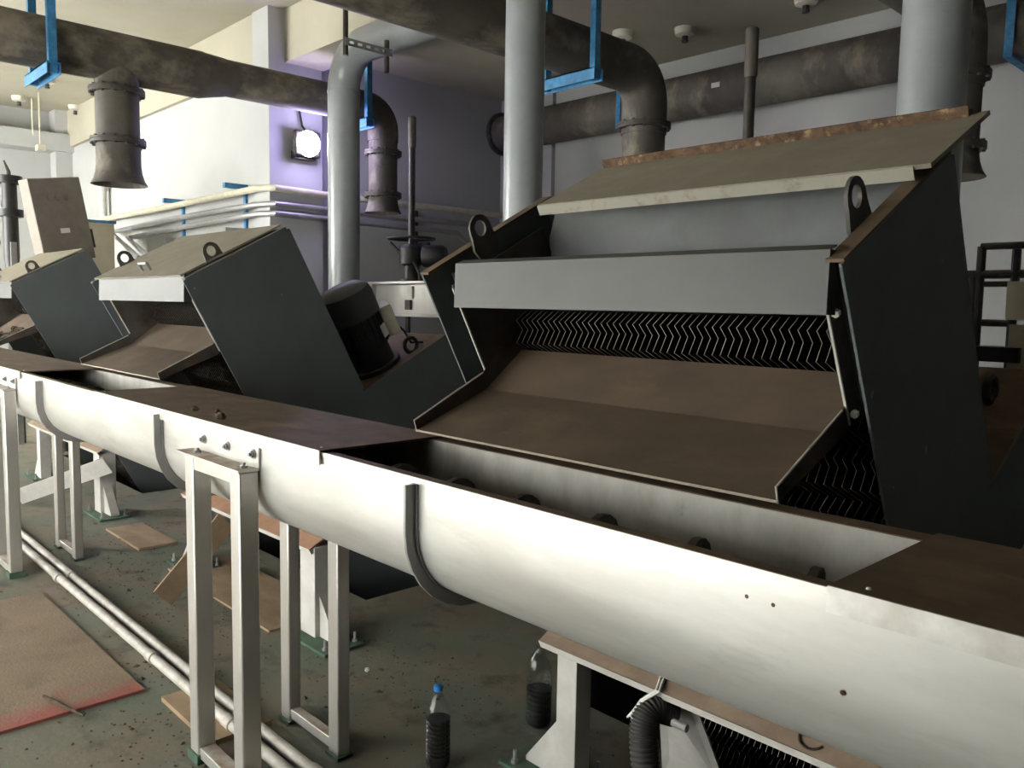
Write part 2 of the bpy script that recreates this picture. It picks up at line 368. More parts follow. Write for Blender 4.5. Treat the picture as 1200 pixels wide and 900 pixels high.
# ================================================================== bar screens
TH = math.radians(27.93); UC, US = math.cos(TH), math.sin(TH)
OY, OZ, WU, LV = 1.735, 1.748, .667, 1.08
def uv(u, v): return (OY+u*UC+v*US, OZ+u*US-v*UC)
def P3(x, u, v): a, c = uv(u, v); return Vector((x, a, c))
UD, VD, XD = Vector((0, UC, US)), Vector((0, US, -UC)), Vector((1, 0, 0))
VFLOOR = (OZ+1.05)/UC
XWID = 1.47          # outer width of a screen
def screen(X, label, opened):
    r = thing('bar_screen', (X-XWID/2, 2.6, 0), label, 'screen')
    XLf = X-XWID; xin, xinl = X-.06, X-XWID+.115
    # the L-shaped side plates
    poly = [(0, 0), (WU, 0), (WU, LV), (WU+.78, LV), (WU+.78, LV+.40), (WU+.1, LV+.42), (WU+.1, VFLOOR), (0, VFLOOR)]
    for x0, x1 in ((X-.008, X), (XLf, XLf+.008)):
        b = B().prism([P3(x0, *q) for q in poly], (x1-x0, 0, 0)); b.obj('side_plate', 'casing', r, bevel=.0015)
    # raised rear flange on the right plate
    b = B().bar(P3(X-.012, WU+.008, .01), P3(X-.012, WU+.008, LV-.01), (.012, 0, 0), UD*.009); b.obj('rear_flange', 'casing', r)
    b = B().bar(P3(X-.022, .015, -.003), P3(X-.022, WU, -.003), (.021, 0, 0), VD*.004); b.obj('top_flange', 'cover' if opened else 'casing', r)
    b = B().bar(P3(XLf+.02, .0, -.004), P3(XLf+.02, WU, -.004), (.022, 0, 0), VD*.004); b.obj('top_flange', 'cover' if opened else 'casing', r)
    # inner cheeks with a bright front edge
    for x0, x1 in ((xin-.004, xin), (xinl, xinl+.004)):
        b = B(); b.prism([P3(x0, *q) for q in ((.02, .05), (.5, .05), (.5, VFLOOR), (.2, VFLOOR), (.2, .43), (.02, .43))], (x1-x0, 0, 0)); c = b.obj('inner_cheek', 'casing_in', r)
        b = B().bar(P3((x0+x1)/2, .018, .06), P3((x0+x1)/2, .018, .43), (.003, 0, 0), UD*.003); b.obj('cheek_edge', 'edge', c)
    b = B().bar(P3((X-.008+xin)/2, .09, .02), P3((X-.008+xin)/2, .09, .42), ((X-.008-xin)/2, 0, 0), UD*.004); b.obj('front_strip', 'casing', r)
    b = B().bar(P3((XLf+xinl)/2, .12, .05), P3((XLf+xinl)/2, .12, .44), ((xinl-XLf)/2, 0, 0), UD*.004); b.obj('front_strip', 'casing', r)
    for v_ in (.13, .40):
        b = B().hexbolt(P3(xin+.014, .03, v_), -UD, .010, .012); b.obj('bolt', 'edge', r)
    # rear wall of the upright, drive bed on the lower arm
    B().bar(P3(X-XWID/2, WU-.01, .0), P3(X-XWID/2, WU-.01, LV+.05), (XWID/2-.012, 0, 0), UD*.006).obj('rear_panel', 'casing', r)
    B().bar(P3(X-XWID/2, WU, LV+.035), P3(X-XWID/2, WU+.77, LV+.035), (XWID/2-.012, 0, 0), VD*.006).obj('drive_bed', 'cover', r)
    B().bar(P3(X-XWID/2, WU+.77, LV+.03), P3(X-XWID/2, WU+.77, LV+.40), (XWID/2-.012, 0, 0), UD*.006).obj('arm_end_panel', 'casing', r)
    # hood across the front, folded at the top
    y0 = OY+.022
    xs0, xs1 = (XLf+.16, X-.036) if opened else (XLf+.1, X-.03)
    b = B().sheet([(y0-.004, OZ-.108), (y0, OZ+.034), (y0+.03, OZ+.044)], xs0, xs1, .004); h = b.obj('hood', 'hood', r)
    b = B().box(xs1-.004, xs1, y0-.002, y0+.035, OZ-.108, OZ+.035); b.obj('hood_return', 'hood', h)
    # inner back panel seen over the hood
    B().sheet([uv(.60, .02), uv(.52, .10), uv(.47, .22), uv(.42, .5)], xinl, xin, .004).obj('back_panel', 'backpanel', r)
    # discharge chute: tray, bend, side flanges
    cx0, cx1 = xinl+.006, xin-.006
    lipo = (1.63, 1.236); bend = (1.93, 1.352); back = (2.105, 1.487)
    c = B().sheet([lipo, bend, back], cx0, cx1, .004).obj('chute', 'chute', r, smooth=False)
    B().sheet([(lipo[0]-.003, lipo[1]-.001), (lipo[0]-.003, lipo[1]+.0055)], cx0, cx1, .002).obj('chute_edge', 'chute_rim', c)
    for x0 in (cx0-.003, cx1):
        d = Vector((0, bend[0]-lipo[0], bend[1]-lipo[1])).normalized()
        h1, h2 = (.035, .045)
        pl = [(lipo[0], lipo[1]-.002), (lipo[0]-.012, lipo[1]+h1), (1.915, 1.414), (1.99, 1.50), (2.08, 1.50), back, bend]
        b = B().prism([Vector((x0, *q)) for q in pl], (.003, 0, 0)); f = b.obj('chute_side', 'casing_in', c)
        tp = [Vector((x0+.0015, lipo[0], lipo[1]-.002)), Vector((x0+.0015, lipo[0]-.012, lipo[1]+h1)), Vector((x0+.0015, 1.915, 1.414))]
        b = B().tube(tp, .0028, 6); b.obj('side_edge', 'edge', f)
    # stepped lamellae
    NY, NZ = 2.06, 1.597                      # one nose of the step profile, then one period further down the slope each time
    st = []; u = .16; k = 0
    while NZ-.18*k > -.75:
        y_, z_ = NY+.0954*k, NZ-.18*k
        st += [(y_+.052, z_+.035), (y_, z_), (y_+.033, z_-.033), (y_+.004, z_-.081)]; k += 1
    x0, x1 = cx0+.012, cx1-.012; N = 49; t = .0022; lam = None
    for k in range(N):
        x = x0+(x1-x0)*k/(N-1)
        if lam is None:
            q = [Vector((x-t/2, *s)) for s in st]+[Vector((x-t/2, s[0]+.12, s[1])) for s in (st[-1], st[0])]
            b = B(); b.prism(q, (t, 0, 0)); n = len(q)
            for i in range(len(st)-1): b.m[2+i] = 1
            lam = b.obj('lamella', ['lam_side', 'lam_edge'], r, smooth=False)
        else:
            o = lam.copy(); COL.objects.link(o); o.parent = r; o.location = (x-x0, 0, 0)
    B().bar(P3((x0+x1)/2, .42, .20), P3((x0+x1)/2, .42, VFLOOR-.3), ((x1-x0)/2, 0, 0), UD*.004).obj('lamella_backing', 'lam_side', r)
    # lifting lugs
    for x in (xin-.006, XLf+.09):
        u0 = .235; pts = [P3(x, u0-.07, .045), P3(x, u0-.05, -.035)]
        for i in range(9):
            a = PI_-i*PI_/8; pts.append(P3(x, u0+.05*math.cos(a), -.06-.05*math.sin(a)))
        pts += [P3(x, u0+.05, -.035), P3(x, u0+.07, .045)]
        hole = [P3(x, u0+.026*math.cos(a*PI_/8), -.063+.028*math.sin(a*PI_/8)) for a in range(16)]
        # ring plate: outer outline bridged to the hole
        out = []
        cpt = P3(x, u0, -.063)
        for hpt in hole:
            d = (hpt-cpt).normalized(); best = None
            for i in range(len(pts)):
                a, c2 = pts[i], pts[(i+1) % len(pts)]
                e = c2-a; du, dv = d.dot(UD), d.dot(VD); eu, ev = e.dot(UD), e.dot(VD); w_ = a-cpt; wu, wv = w_.dot(UD), w_.dot(VD)
                den = du*ev-dv*eu
                if abs(den) < 1e-9: continue
                tt = (wu*ev-wv*eu)/den; ss = (wu*dv-wv*du)/den
                if tt > 0 and -1e-6 <= ss <= 1+1e-6 and (best is None or tt < best): best = tt
            out.append(cpt+d*best)
        b = B(); m_ = len(hole); tk = Vector((.010, 0, 0))
        vs = hole+out+[q+tk for q in hole]+[q+tk for q in out]; fs = []
        for i in range(m_):
            j = (i+1) % m_
            fs += [(i, j, m_+j, m_+i), (2*m_+i, 3*m_+i, 3*m_+j, 2*m_+j), (i, 2*m_+i, 2*m_+j, j), (m_+i, m_+j, 3*m_+j, 3*m_+i)]
        b.add(vs, fs); b.obj('lifting_lug', 'casing_in', r)
    # lid
    if opened:
        l0, l1 = .45, .88
        lx0, lx1 = XLf+.18, X+.03
        b = B().bar(P3((lx0+lx1)/2, l0, -.045), P3((lx0+lx1)/2, l1, -.03), ((lx1-lx0)/2, 0, 0), VD*.006); l = b.obj('lid', 'lid', r)
        B().bar(P3((lx0+lx1)/2-.02, l0-.002, -.048), P3((lx0+lx1)/2-.02, l0-.002, -.014), ((lx1-lx0)/2-.02, 0, 0), UD*.003).obj('lid_lip', 'lid_lip', l)
        B().bar(P3((lx0+lx1)/2-.02, l1-.04, -.046), P3((lx0+lx1)/2-.02, l1-.005, -.042), ((lx1-lx0)/2-.02, 0, 0), VD*.006).obj('lid_angle', 'rust', l)
        B().bar(P3((lx0+lx1)/2-.02, l1-.036, -.068), P3((lx0+lx1)/2-.02, l1-.034, -.036), ((lx1-lx0)/2-.02, 0, 0), UD*.003).obj('lid_angle', 'rust', l)
    else:
        lx0, lx1 = XLf+.04, X-.05
        b = B().bar(P3((lx0+lx1)/2, .02, -.02), P3((lx0+lx1)/2, WU, -.02), ((lx1-lx0)/2, 0, 0), VD*.005); l = b.obj('lid', 'lid', r)
        hp = P3(lx0+(lx1-lx0)*.52, .10, -.025)
        b = B(); hw = .06
        b.tube([hp+XD*-hw, hp+XD*-hw-VD*.045, hp+XD*hw-VD*.045, hp+XD*hw], .009, 8); b.obj('lid_handle', 'conduit', l)
    # front seat beam, legs with gussets
    return r
def motor(r, X, dx=.30):
    c = P3(X-dx, WU+.32, LV+.03); K = 1.42
    m = B().lathe([(.125*K, 0), (.125*K, .02*K), (.10*K, .02*K), (.10*K, .11*K), (.112*K, .11*K), (.112*K, .28*K)], c, -VD, 24).obj('motor_body', 'motor', r)
    b = B()
    for k in range(24):
        a = 2*PI_*k/24; e = XD*math.cos(a)+UD*math.sin(a); q = VD.cross(e)
        b.bar(c-VD*.12*K+e*.115*K, c-VD*.275*K+e*.115*K, e*.010*K, q*.003)
    b.obj('cooling_fins', 'motor', m)
    B().lathe([(.128*K, .26*K), (.13*K, .35*K), (.122*K, .385*K), (.09*K, .405*K), (.0, .41*K)], c, -VD, 28, cap=False).obj('fan_cowl', 'motor_cowl', m)
    d = (UD*.93+XD*.36).normalized(); q = VD.cross(d)
    B().bar(c-VD*.12*K+d*.14*K, c-VD*.26*K+d*.14*K, d*.03*K, q*.055*K).obj('terminal_box', 'cream', m, bevel=.005)
    e = (XD*.9+UD*.43).normalized(); q = VD.cross(e)
    B().bar(c-VD*.14*K+e*.128*K, c-VD*.20*K+e*.128*K, e*.002, q*.03).obj('nameplate', 'label', m)
    pth = [c-VD*.14*K+d*.17*K, c-VD*.1*K+d*.19*K, c-VD*.03*K+d*.2*K, c+d*.36-VD*.008]
    B().tube(pth, .008, 8).obj('motor_cable', 'black', m)
    k = P3(X-.16, WU+.55, LV+.03); R_ = .05      # lifting ring on the drive bed
    B().tube([k-VD*(R_*.9)+UD*R_*math.cos(a*PI_/8)+VD*R_*math.sin(a*PI_/8) for a in range(17)], .014, 8).obj('bed_ring', 'darkmetal', r)
X1, X2, X3 = -.81, -4.30, -7.85
r1 = screen(X1, 'grey bar screen with rusty lid slid back, stepped bars showing above brown chute', True); motor(r1, X1, .85)
r2 = screen(X2, 'dark grey bar screen with closed dusty lid beside the drive motor with pale terminal box', False); motor(r2, X2)
r3 = screen(X3, 'farthest dark grey bar screen below the tilted control box', False); motor(r3, X3)
def chips(r, X, spots):
    for i, (x_, y_, rad) in enumerate(spots):
        q = onx(x_, y_, X); k = random.Random(i+5); n = 9
        pl = [Vector((X+.0002, q.y+rad*k.uniform(.4, 1.1)*math.cos(2*PI_*a/n)*.7, q.z+rad*k.uniform(.5, 1.2)*math.sin(2*PI_*a/n))) for a in range(n)]
        B().prism(pl, (.0006, 0, 0)).obj('paint_chip', 'chip', r)
chips(r1, X1, [(1022, 463, .012), (1085, 527, .014), (1047, 571, .004), (1104, 306, .005)])
chips(r2, X2, [(228, 338, .008), (330, 345, .006)])
# rags and straw on the far chute
b = B(); rr = random.Random(3)
for k in range(26):
    x = X3-rr.uniform(.1, .95); t_ = rr.uniform(.15, .95); y = 1.63+.30*t_; z = 1.243+.116*t_
    b.tube([(x, y, z+.006), (x+rr.uniform(-.05, .05), y+.02, z+rr.uniform(.015, .03)), (x+rr.uniform(-.09, .09), y+.05, z+.028)], rr.uniform(.004, .012), 5)
o = tag(b.obj('rag_debris', 'dirt'), 'dark tangled rags and straw lying on the farthest chute', 'debris'); o['kind'] = 'stuff'
# ================================================================== screen frames under the trough
def seat(x0, x1, posts, label, y=2.0, z=.494, tan='seat_tan'):
    t = thing('screen_frame', ((x0+x1)/2, 2.06, 0), label, 'frame')
    d = Vector((0, UC, US)); n = Vector((0, -US, UC))
    A = Vector((x0, y, z)); Bv = Vector((x1, y, z))
    b = B().prism([A, A+d*.26, A+d*.26-n*.006, A-n*.006], (x1-x0, 0, 0)); b.obj('seat_plate', tan, t)
    b = B().prism([A, A-n*.006, A-n*.032, A-n*.032-Vector((0, .006, 0)), A-Vector((0, .006, 0))], (x1-x0, 0, 0)); b.obj('seat_flange', 'beam', t)
    for px_, wd, side in posts:
        p = B().box(px_, px_+wd, y+.02, y+.02+wd*.85, .012, z+.004).obj('post', 'whitepaint', t, bevel=.003)
        s0 = px_ if side < 0 else px_+wd
        yy = y+.02+wd*.4
        B().prism([(s0, yy-.03, .013), (s0+side*.15, yy-.03, .013), (s0+side*.15, yy-.03, .03), (s0, yy-.03, .22)], (0, .06, 0)).obj('gusset', 'whitepaint', p)
        b = B().box(min(px_, s0+side*.18)-.03, max(px_+wd, s0+side*.18)+.03, y-.05, y+.17, 0, .014); o = b.obj('base_plate', 'greenbase', t)
        for bx in (s0+side*.16, (px_ if side > 0 else px_+wd)-side*.0):
            for by in (y-.02, y+.145):
                B().lathe([(.013, 0), (.013, .014), (.007, .014), (.007, .05)], (bx, by, .013), n=8).obj('anchor_bolt', 'conduit', o)
    return t
f1 = seat(-1.942, -.2, [(-1.873, .09, -1), (-.40, .09, 1)], 'white screen frame with a dusty tan sloping seat plate and a black hose tied on')
f2 = seat(-5.05, -3.50, [(-3.63, .14, 1), (-4.98, .1, -1)], 'white screen frame with a dusty orange-tan seat plate and leaning flat brace', z=.46, tan='seat_orange')
f3 = seat(-8.6, -6.62, [(-6.80, .14, 1), (-8.4, .1, -1)], 'far white screen frame near the green footing of the farthest trough support')
# sloping white plate of the near frame, seen behind the hose
B().prism([(-1.47, 2.05, .455), (-1.36, 2.08, .46), (-1.33, 2.3, .02), (-1.62, 2.3, .02)], (0, .008, 0)).obj('web_plate', 'whitepaint', f1)
# flat braces
def flat(a, c, wv, t, name, m, label, cat):
    a, c = Vector(a), Vector(c); d = (c-a).normalized(); wv = Vector(wv); n = d.cross(wv.normalized())*t
    return tag(B().bar(a, c, wv, n).obj(name, m), label, cat)
a = onz(184, 712, .012); flat((a.x, a.y+.03, .055), (-4.36, 1.975, .43), Vector((0, .045, -.048)), .006, 'brace_board', 'board', 'tan flat board leaning from the floor up to the tan seat plate', 'board')
a = onz(18, 590, .012); flat((a.x, a.y+.02, .06), (-6.3, 1.97, .45), Vector((.01, .03, -.055)), .006, 'brace_board', 'whitepaint', 'pale flat brace leaning behind the far trough support', 'board')
q = onz(265, 690, 0); tag(B().box(q.x-.55, q.x+.75, q.y-.12, q.y+.28, 0, .012).obj('floor_board', 'board'), 'flat dusty tan board lying on the floor behind the bright trough support', 'board')
q = onz(230, 852, 0); tag(B().box(q.x-.3, q.x+.18, q.y-.02, q.y+.22, 0, .02).obj('floor_board', 'board'), 'small dusty board on the floor under the bright trough support', 'board')
q = onz(95, 640, 0); tag(B().box(q.x-.3, q.x+.35, q.y+.25, q.y+.5, 0, .015).obj('floor_board', 'board'), 'flat board on the floor by the far screen frame', 'board')
# checker plate on the floor: steel sheet with raised lozenges
cp = thing('checker_plate', (-4.28, .6, 0), 'large tan checker plate with worn red paint lying on the green floor', 'floor plate')
B().box(-5.06, -3.49, -.35, 1.21, 0, .012).obj('plate_sheet', 'plate', cp)
b = B()
for i in range(38):
    for j in range(24):
        x, y = -5.04+i*.041, .26+j*.039; a = PI_/4 if (i+j) % 2 else -PI_/4; c_, s_ = math.cos(a), math.sin(a)
        if x > -3.5: continue
        b.add([(x+c_*.013, y+s_*.013, .012), (x-s_*.004, y+c_*.004, .0136), (x-c_*.013, y-s_*.013, .012), (x+s_*.004, y-c_*.004, .0136)], [(0, 1, 2, 3)])
o = b.obj('raised_lozenges', 'plate', cp); o['kind'] = 'stuff'
q = onz(66, 826, .013); tag(B().tube([(q.x-.1, q.y-.02, .02), (q.x, q.y, .022), (q.x+.18, q.y+.05, .02)], [.006, .008, .004], 7).obj('stick', 'dirt'), 'thin dirty stick lying on the checker plate', 'stick')
# floor conduits
for k, (ya, dz, lb) in enumerate(((1.335, 0, 'white conduit along the floor on the trough-front side of its pair'), (1.40, 0, 'white conduit along the floor beside its twin, nearer the screens'))):
    t = thing('floor_conduit', (-4, ya, 0), lb, 'conduit')
    B().tube([(-9, ya+.035, .032), (-5.5, ya+.005, .032), (-3.4, ya, .032), (-1.2, ya, .032)], .022, 14).obj('conduit_pipe', 'floorpipe', t)
    for x in (-7.2, -5.2, -3.75+.3*k, -2.95, -2.42, -1.6):
        B().tube([(x-.03, ya+.001, .032), (x+.03, ya+.001, .032)], .027, 14).obj('coupling', 'floorpipe', t)
# bottles
def bottle(x, y, h, label, fill, capcol):
    t = thing('plastic_bottle', (x, y, 0), label, 'bottle'); R_ = .045*h/.3
    prof = [(.02, 0), (R_*.9, .002), (R_, .015)]
    n = 9
    for k in range(n):
        z0 = .03+k*(h*.60-.03)/n; dz = (h*.60-.03)/n
        prof += [(R_, z0), (R_, z0+dz*.55), (R_*.94, z0+dz*.75)]
    prof += [(R_, h*.62), (R_*.98, h*.68), (R_*.8, h*.77), (R_*.45, h*.86), (.014, h*.9), (.014, h*.94)]
    B().lathe(prof, (x, y, .001), n=28).obj('bottle_shell', 'pet', t)
    ins = [(max(r-.003, .002), z) for r, z in prof if z < h*fill]
    B().lathe(ins+[(.002, ins[-1][1]+.001)], (x, y, .004), n=28).obj('liquid', 'water', t)
    if capcol: B().lathe([(.0155, h*.93), (.0165, h*.935), (.0165, h*.995), (.013, h)], (x, y, .001), n=20).obj('bottle_cap', capcol, t)
q = onz(513, 897, 0); bottle(q.x, q.y, .30, 'clear ridged plastic bottle of dark liquid with a blue cap', .62, 'cap')
q = onz(631, 848, 0); bottle(q.x, q.y, .34, 'clear ridged plastic bottle half hidden behind the white frame post', .45, None)
# hose tied to the near frame
t = thing('drain_hose', (-1.5, 1.95, 0), 'black corrugated hose hung by a white tie from the near frame', 'hose')
a = ony(762, 832, 1.985); pts = []; rs = []
c0 = [Vector((a.x+.03, 2.06, a.z-.02)), Vector((a.x, 1.99, a.z-.0)), Vector((a.x, 1.955, a.z-.07)), Vector((a.x+.04, 1.94, a.z-.22)), Vector((a.x+.10, 1.95, .02))]
def cat(P, t_):
    i = min(int(t_), len(P)-2); f = t_-i
    p0, p1, p2, p3 = P[max(i-1, 0)], P[i], P[i+1], P[min(i+2, len(P)-1)]
    return .5*((2*p1)+(p2-p0)*f+(2*p0-5*p1+4*p2-p3)*f*f+(3*p1-p0-3*p2+p3)*f**3)
for i in range(161):
    pts.append(cat(c0, (len(c0)-1)*i/160*.9999)); rs.append(.044 if (i//2) % 2 else .039)
B().tube(pts, rs, 18).obj('hose_body', 'hose', t)
k = a+Vector((.09, -.01, .0)); B().lathe([(.012, 0), (.012, .05)], k, (1, 0, 0), 10).obj('hose_clamp', 'conduit', t)
k = ony(776, 781, 2.06); b = B()
b.tube([(k.x, 2.075, .535), Vector((a.x+.02, 1.985, .50)), Vector((a.x-.02, 1.965, .46)), Vector((a.x-.045, 1.945, .41)), Vector((a.x-.01, 1.94, .40))], .005, 6)
b.tube([(k.x+.012, 2.075, .535), Vector((a.x+.03, 1.985, .50)), Vector((a.x-.015, 1.962, .46)), Vector((a.x-.055, 1.945, .40))], .004, 6)
b.obj('string_tie', 'tie', t)
q = ony(950, 868, 2.03)
d_ = Vector((0, UC, US)); R_ = .035; c_ = Vector((q.x, 2.04, .494+.04*US/UC+.004))
tag(B().tube([c_+XD*R_*math.cos(i*PI_/10)+d_*R_*math.sin(i*PI_/10) for i in range(20)], .003, 6).obj('wire_ring', 'dirt'), 'small loop of dark wire lying on the tan seat plate', 'wire')
# crumbs and litter
for x_, y_ in ((408, 791), (430, 787)):
    q = onz(x_, y_, 0); b = B().lathe([(.006, 0), (.012, .006), (.009, .015), (.002, .019)], (q.x, q.y, 0), n=7)
    tag(b.obj('plaster_crumb', 'crumb'), 'white crumb lying on the green floor beyond the rear legs', 'crumb', 'white crumbs on the floor')
b = B(); rr = random.Random(11)
for k in range(1500):
    cx_, cy_, sp = rr.choice([(-3.3, 1.9, .5), (-4.2, 1.9, .5), (-3.2, 1.25, .35), (-2.9, 1.0, .4), (-5.2, 1.75, .5), (-2.6, 2.2, .45), (-5.9, 2.2, .5), (-4.6, 1.5, .6)])
    x, y = rr.gauss(cx_, sp), rr.gauss(cy_, sp*.5); 
    if y > 2.45 or (y < 1.22 and -5.08 < x < -3.48): continue
    r = rr.uniform(.003, .008) if rr.random() < .96 else rr.uniform(.010, .02); a = rr.uniform(0, 6.3); e = rr.uniform(.3, 1)
    c_, s_ = math.cos(a)*r, math.sin(a)*r
    b.add([(x+c_, y+s_, .0015), (x-s_*e, y+c_*e, .0015), (x-c_, y-s_, .0015), (x+s_*e, y-c_*e, .0015), (x, y, .003+r*.5)], [(0, 1, 4), (1, 2, 4), (2, 3, 4), (3, 0, 4)])
o = tag(b.obj('floor_litter', 'dirt', smooth=False), 'scattered dirt flakes and litter on the green floor under the trough', 'litter'); o['kind'] = 'stuff'
# ================================================================== ducts and pipes
def flange(b, c, ax, r, t=.022):
    c, ax = Vector(c), Vector(ax)
    b.lathe([(r, -t), (r+.046, -t), (r+.046, -.004), (r+.04, -.004), (r+.04, .004), (r+.046, .004), (r+.046, t), (r, t)], c, ax, 28)
    a = Vector((0, 0, 1)) if abs(ax.z) < .9 else Vector((1, 0, 0)); u = (a-ax*a.dot(ax)).normalized(); q = ax.cross(u)
    for k in range(14):
        th = 2*PI_*k/14; b.hexbolt(c+(u*math.cos(th)+q*math.sin(th))*(r+.028)-ax*(t+.012), ax, .013, 2*t+.024)
def drop(t, x, y, r, ztop, f1z, f2z, zb):
    B().lathe([(r, ztop), (r, f2z), (r*1.02, f2z), (r*1.02, zb+.16), (r*1.06, zb+.10), (r*1.16, zb+.04), (r*1.3, zb), (r*1.26, zb), (r*.95, f2z-.2)][:8], (x, y, 0), n=28, cap=False).obj('drop_pipe', 'duct', t)
    B().lathe([(r*1.26, zb), (r*1.1, zb+.05), (r*.96, zb+.16), (r*.9, zb+.3), (.01, zb+.3)], (x, y, 0), n=28, cap=False).obj('bell_inside', 'duct', t)
    for z in (f1z, f2z):
        b = B(); flange(b, (x, y, z), (0, 0, 1), r); b.obj('flange', 'flange', t)
DX = -7.4; TY = 2.47; EY = 5.12; ZD = 3.63
t = thing('extraction_duct', (DX, 3.2, ZD-.3), 'dusty grey duct with a tee drop ending in a flared bell mouth, by the floodlight', 'duct')
yr = onx(250, 90, DX).y
B().tube([(DX, -1.5, ZD), (DX, yr-.12, ZD)], .2, 28).obj('duct_run', 'duct', t)
B().tube([(DX, yr-.14, ZD), (DX, yr+.1, ZD+.02)], [.2, .165], 28).obj('reducer', 'duct', t)
el = arc((DX, EY-.22, ZD+.02-.22), .22, PI_/2, 0, (0, 1, 0), (0, 0, 1), 8)
B().tube([(DX, yr+.08, ZD+.02)]+el+[(DX, EY, ZD-.3)], .16, 28).obj('duct_run', 'duct', t)
zf1, zf2, zb = onx(138, 108, DX).z, onx(140, 167, DX).z, onx(140, 217, DX).z
drop(t, DX, TY, .17, ZD-.02, zf1, zf2, zb)
zf1, zf2, zb = onx(449, 180, DX).z, onx(449, 229, DX).z, onx(449, 250, DX).z
drop(t, DX, EY, .15, ZD-.3, zf1, zf2, zb)
MX = -4.45; ZM = 3.60; MY = onx(755, 130, MX).y
t = thing('extraction_duct', (MX, 3.5, ZM-.3), 'dusty grey duct bending down behind the open lid of the near screen', 'duct')
el = arc((MX, MY-.26, ZM-.26), .26, PI_/2, 0, (0, 1, 0), (0, 0, 1), 8)
B().tube([(MX, -2, ZM)]+el+[(MX, MY, ZM-.5)], .19, 28).obj('duct_run', 'duct', t)
zf1 = onx(752, 148, MX).z
drop(t, MX, MY, .18, ZM-.4, zf1, zf1-.62, zf1-1.0)
q = ony(1116, 90, 5.87); RX = q.x
t = thing('extraction_duct', (RX, 5, 3.3), 'dusty grey drop duct with bell mouth behind the grey pipe by the lid\'s rusty corner', 'duct')
el = arc((RX, 5.87-.26, ZM-.26), .26, PI_/2, 0, (0, 1, 0), (0, 0, 1), 8)
B().tube([(RX, 3.2, ZM)]+el+[(RX, 5.87, ZM-.5)], .19, 28).obj('duct_run', 'duct', t)
drop(t, RX, 5.87, .18, ZM-.4, ony(1122, 90, 5.87).z, ony(1122, 172, 5.87).z, ony(1122, 208, 5.87).z)
# long duct along the back wall
DY = 7.22; zc_ = (ony(800, 90, DY).z+ony(800, 140, DY).z)/2; rd = .215
x0_ = ony(588, 150, DY).x
t = thing('wall_duct', (0, DY, zc_-rd), 'long dusty grey duct running along the back wall', 'duct')
B().tube([(x0_, DY, zc_), (XR-.02, DY, zc_)], rd, 32).obj('duct_run', 'duct', t)
b = B(); flange(b, (x0_+.02, DY, zc_), (1, 0, 0), rd, .02); b.obj('flange', 'flange', t)
q = ony(838, 100, DY-rd); B().box(q.x-.04, q.x+.05, DY-rd-.004, DY-rd+.02, q.z-.02, q.z+.025).obj('sticker', 'label', t)
# blue hangers
def hanger(x, y, zc, r, ztop, label, two=True):
    t = thing('pipe_hanger', (x, y, zc-r-.09), label, 'hanger')
    for s_ in ((-1, 1) if two else (1,)):
        B().box(x+s_*(r+.06)-.025, x+s_*(r+.06)+.025, y-.03, y+.03, zc-r-.08, ztop).obj('hanger_post', 'blue', t)
        b = B().hexbolt((x+s_*(r+.06), y-.03, zc-r-.045), (0, -1, 0), .014, .012); b.obj('bolt', 'conduit', t)
    b = B().box(x-r-.14, x+r+.1, y-.05, y+.05, zc-r-.012, zc-r-.002).box(x-r-.14, x+r+.1, y-.05, y-.042, zc-r-.09, zc-r-.002).box(x-r-.14, x+r+.1, y+.042, y+.05, zc-r-.09, zc-r-.002)
    b.obj('hanger_channel', 'blue', t)
    return t
hanger(DX, onx(50, 80, DX).y, ZD, .2, ZT, 'blue steel pipe hanger near the tee of the bell-mouthed duct')
hanger(DX, onx(432, 130, DX).y-.15, ZD+.02, .16, ZC, 'blue steel pipe hanger beside the grey elbow pipe')
hanger(MX, onx(668, 76, MX).y, ZM, .19, ZC, 'blue steel pipe hanger behind the tall grey pipe, under the duct elbow')
for x_, lb in ((727, 'thin blue hanger strap on the back wall duct behind the duct elbow'), (1180, 'blue hanger bracket on the back wall duct above the tube stand')):
    q = ony(x_, 100, DY-rd); t = thing('duct_strap', (q.x, DY, zc_-rd-.02), lb, 'hanger')
    B().box(q.x-.03, q.x+.03, DY-rd-.03, DY-rd-.015, zc_-rd-.02, ZC).obj('strap_post', 'blue', t)
    B().box(q.x-.03, q.x+.03, DY-rd-.03, YW, zc_-rd-.035, zc_-rd-.01).obj('strap_shelf', 'blue', t)
# light grey pipes
def gpipe(x_, w_, ztop, label, elbow, D=.3):
    d = FPX*D/w_; p = CAM+ray(x_, 200)*d; r = D/2
    t = thing('vent_pipe', (p.x, p.y, 0), label, 'pipe')
    if elbow:
        R_ = .36; zz = ztop
        path = [(p.x, p.y, 0), (p.x, p.y, zz-R_)]+arc((p.x+R_, p.y, zz-R_), R_, PI_, PI_/2, (1, 0, 0), (0, 0, 1), 10)+[(p.x+1.6, p.y, zz)]+arc((p.x+1.6, p.y, zz+.25), .25, -PI_/2, 0, (1, 0, 0), (0, 0, 1), 6)+[(p.x+1.85, p.y, ZC)]
        B().tube(path, r, 28).obj('pipe_run', 'greypipe', t)
        B().tube([(p.x, p.y, zz-R_-.01), (p.x, p.y, zz-R_+.01)], r+.004, 28).obj('weld_seam', 'greypipe', t)
    else:
        B().tube([(p.x, p.y, 0), (p.x, p.y, ztop)], r, 32).obj('pipe_run', 'greypipe', t)
        B().tube([(p.x, p.y, ztop-.02), (p.x, p.y, ztop)], r+.03, 32).obj('ceiling_collar', 'greypipe', t)
    B().lathe([(r+.08, 0), (r+.08, .025), (r, .025)], (p.x, p.y, 0), n=28).obj('floor_flange', 'greypipe', t)
    return p
pg = gpipe(403, 37, 3.98, 'light grey pipe with an elbow at the top, behind the drive motor', True)
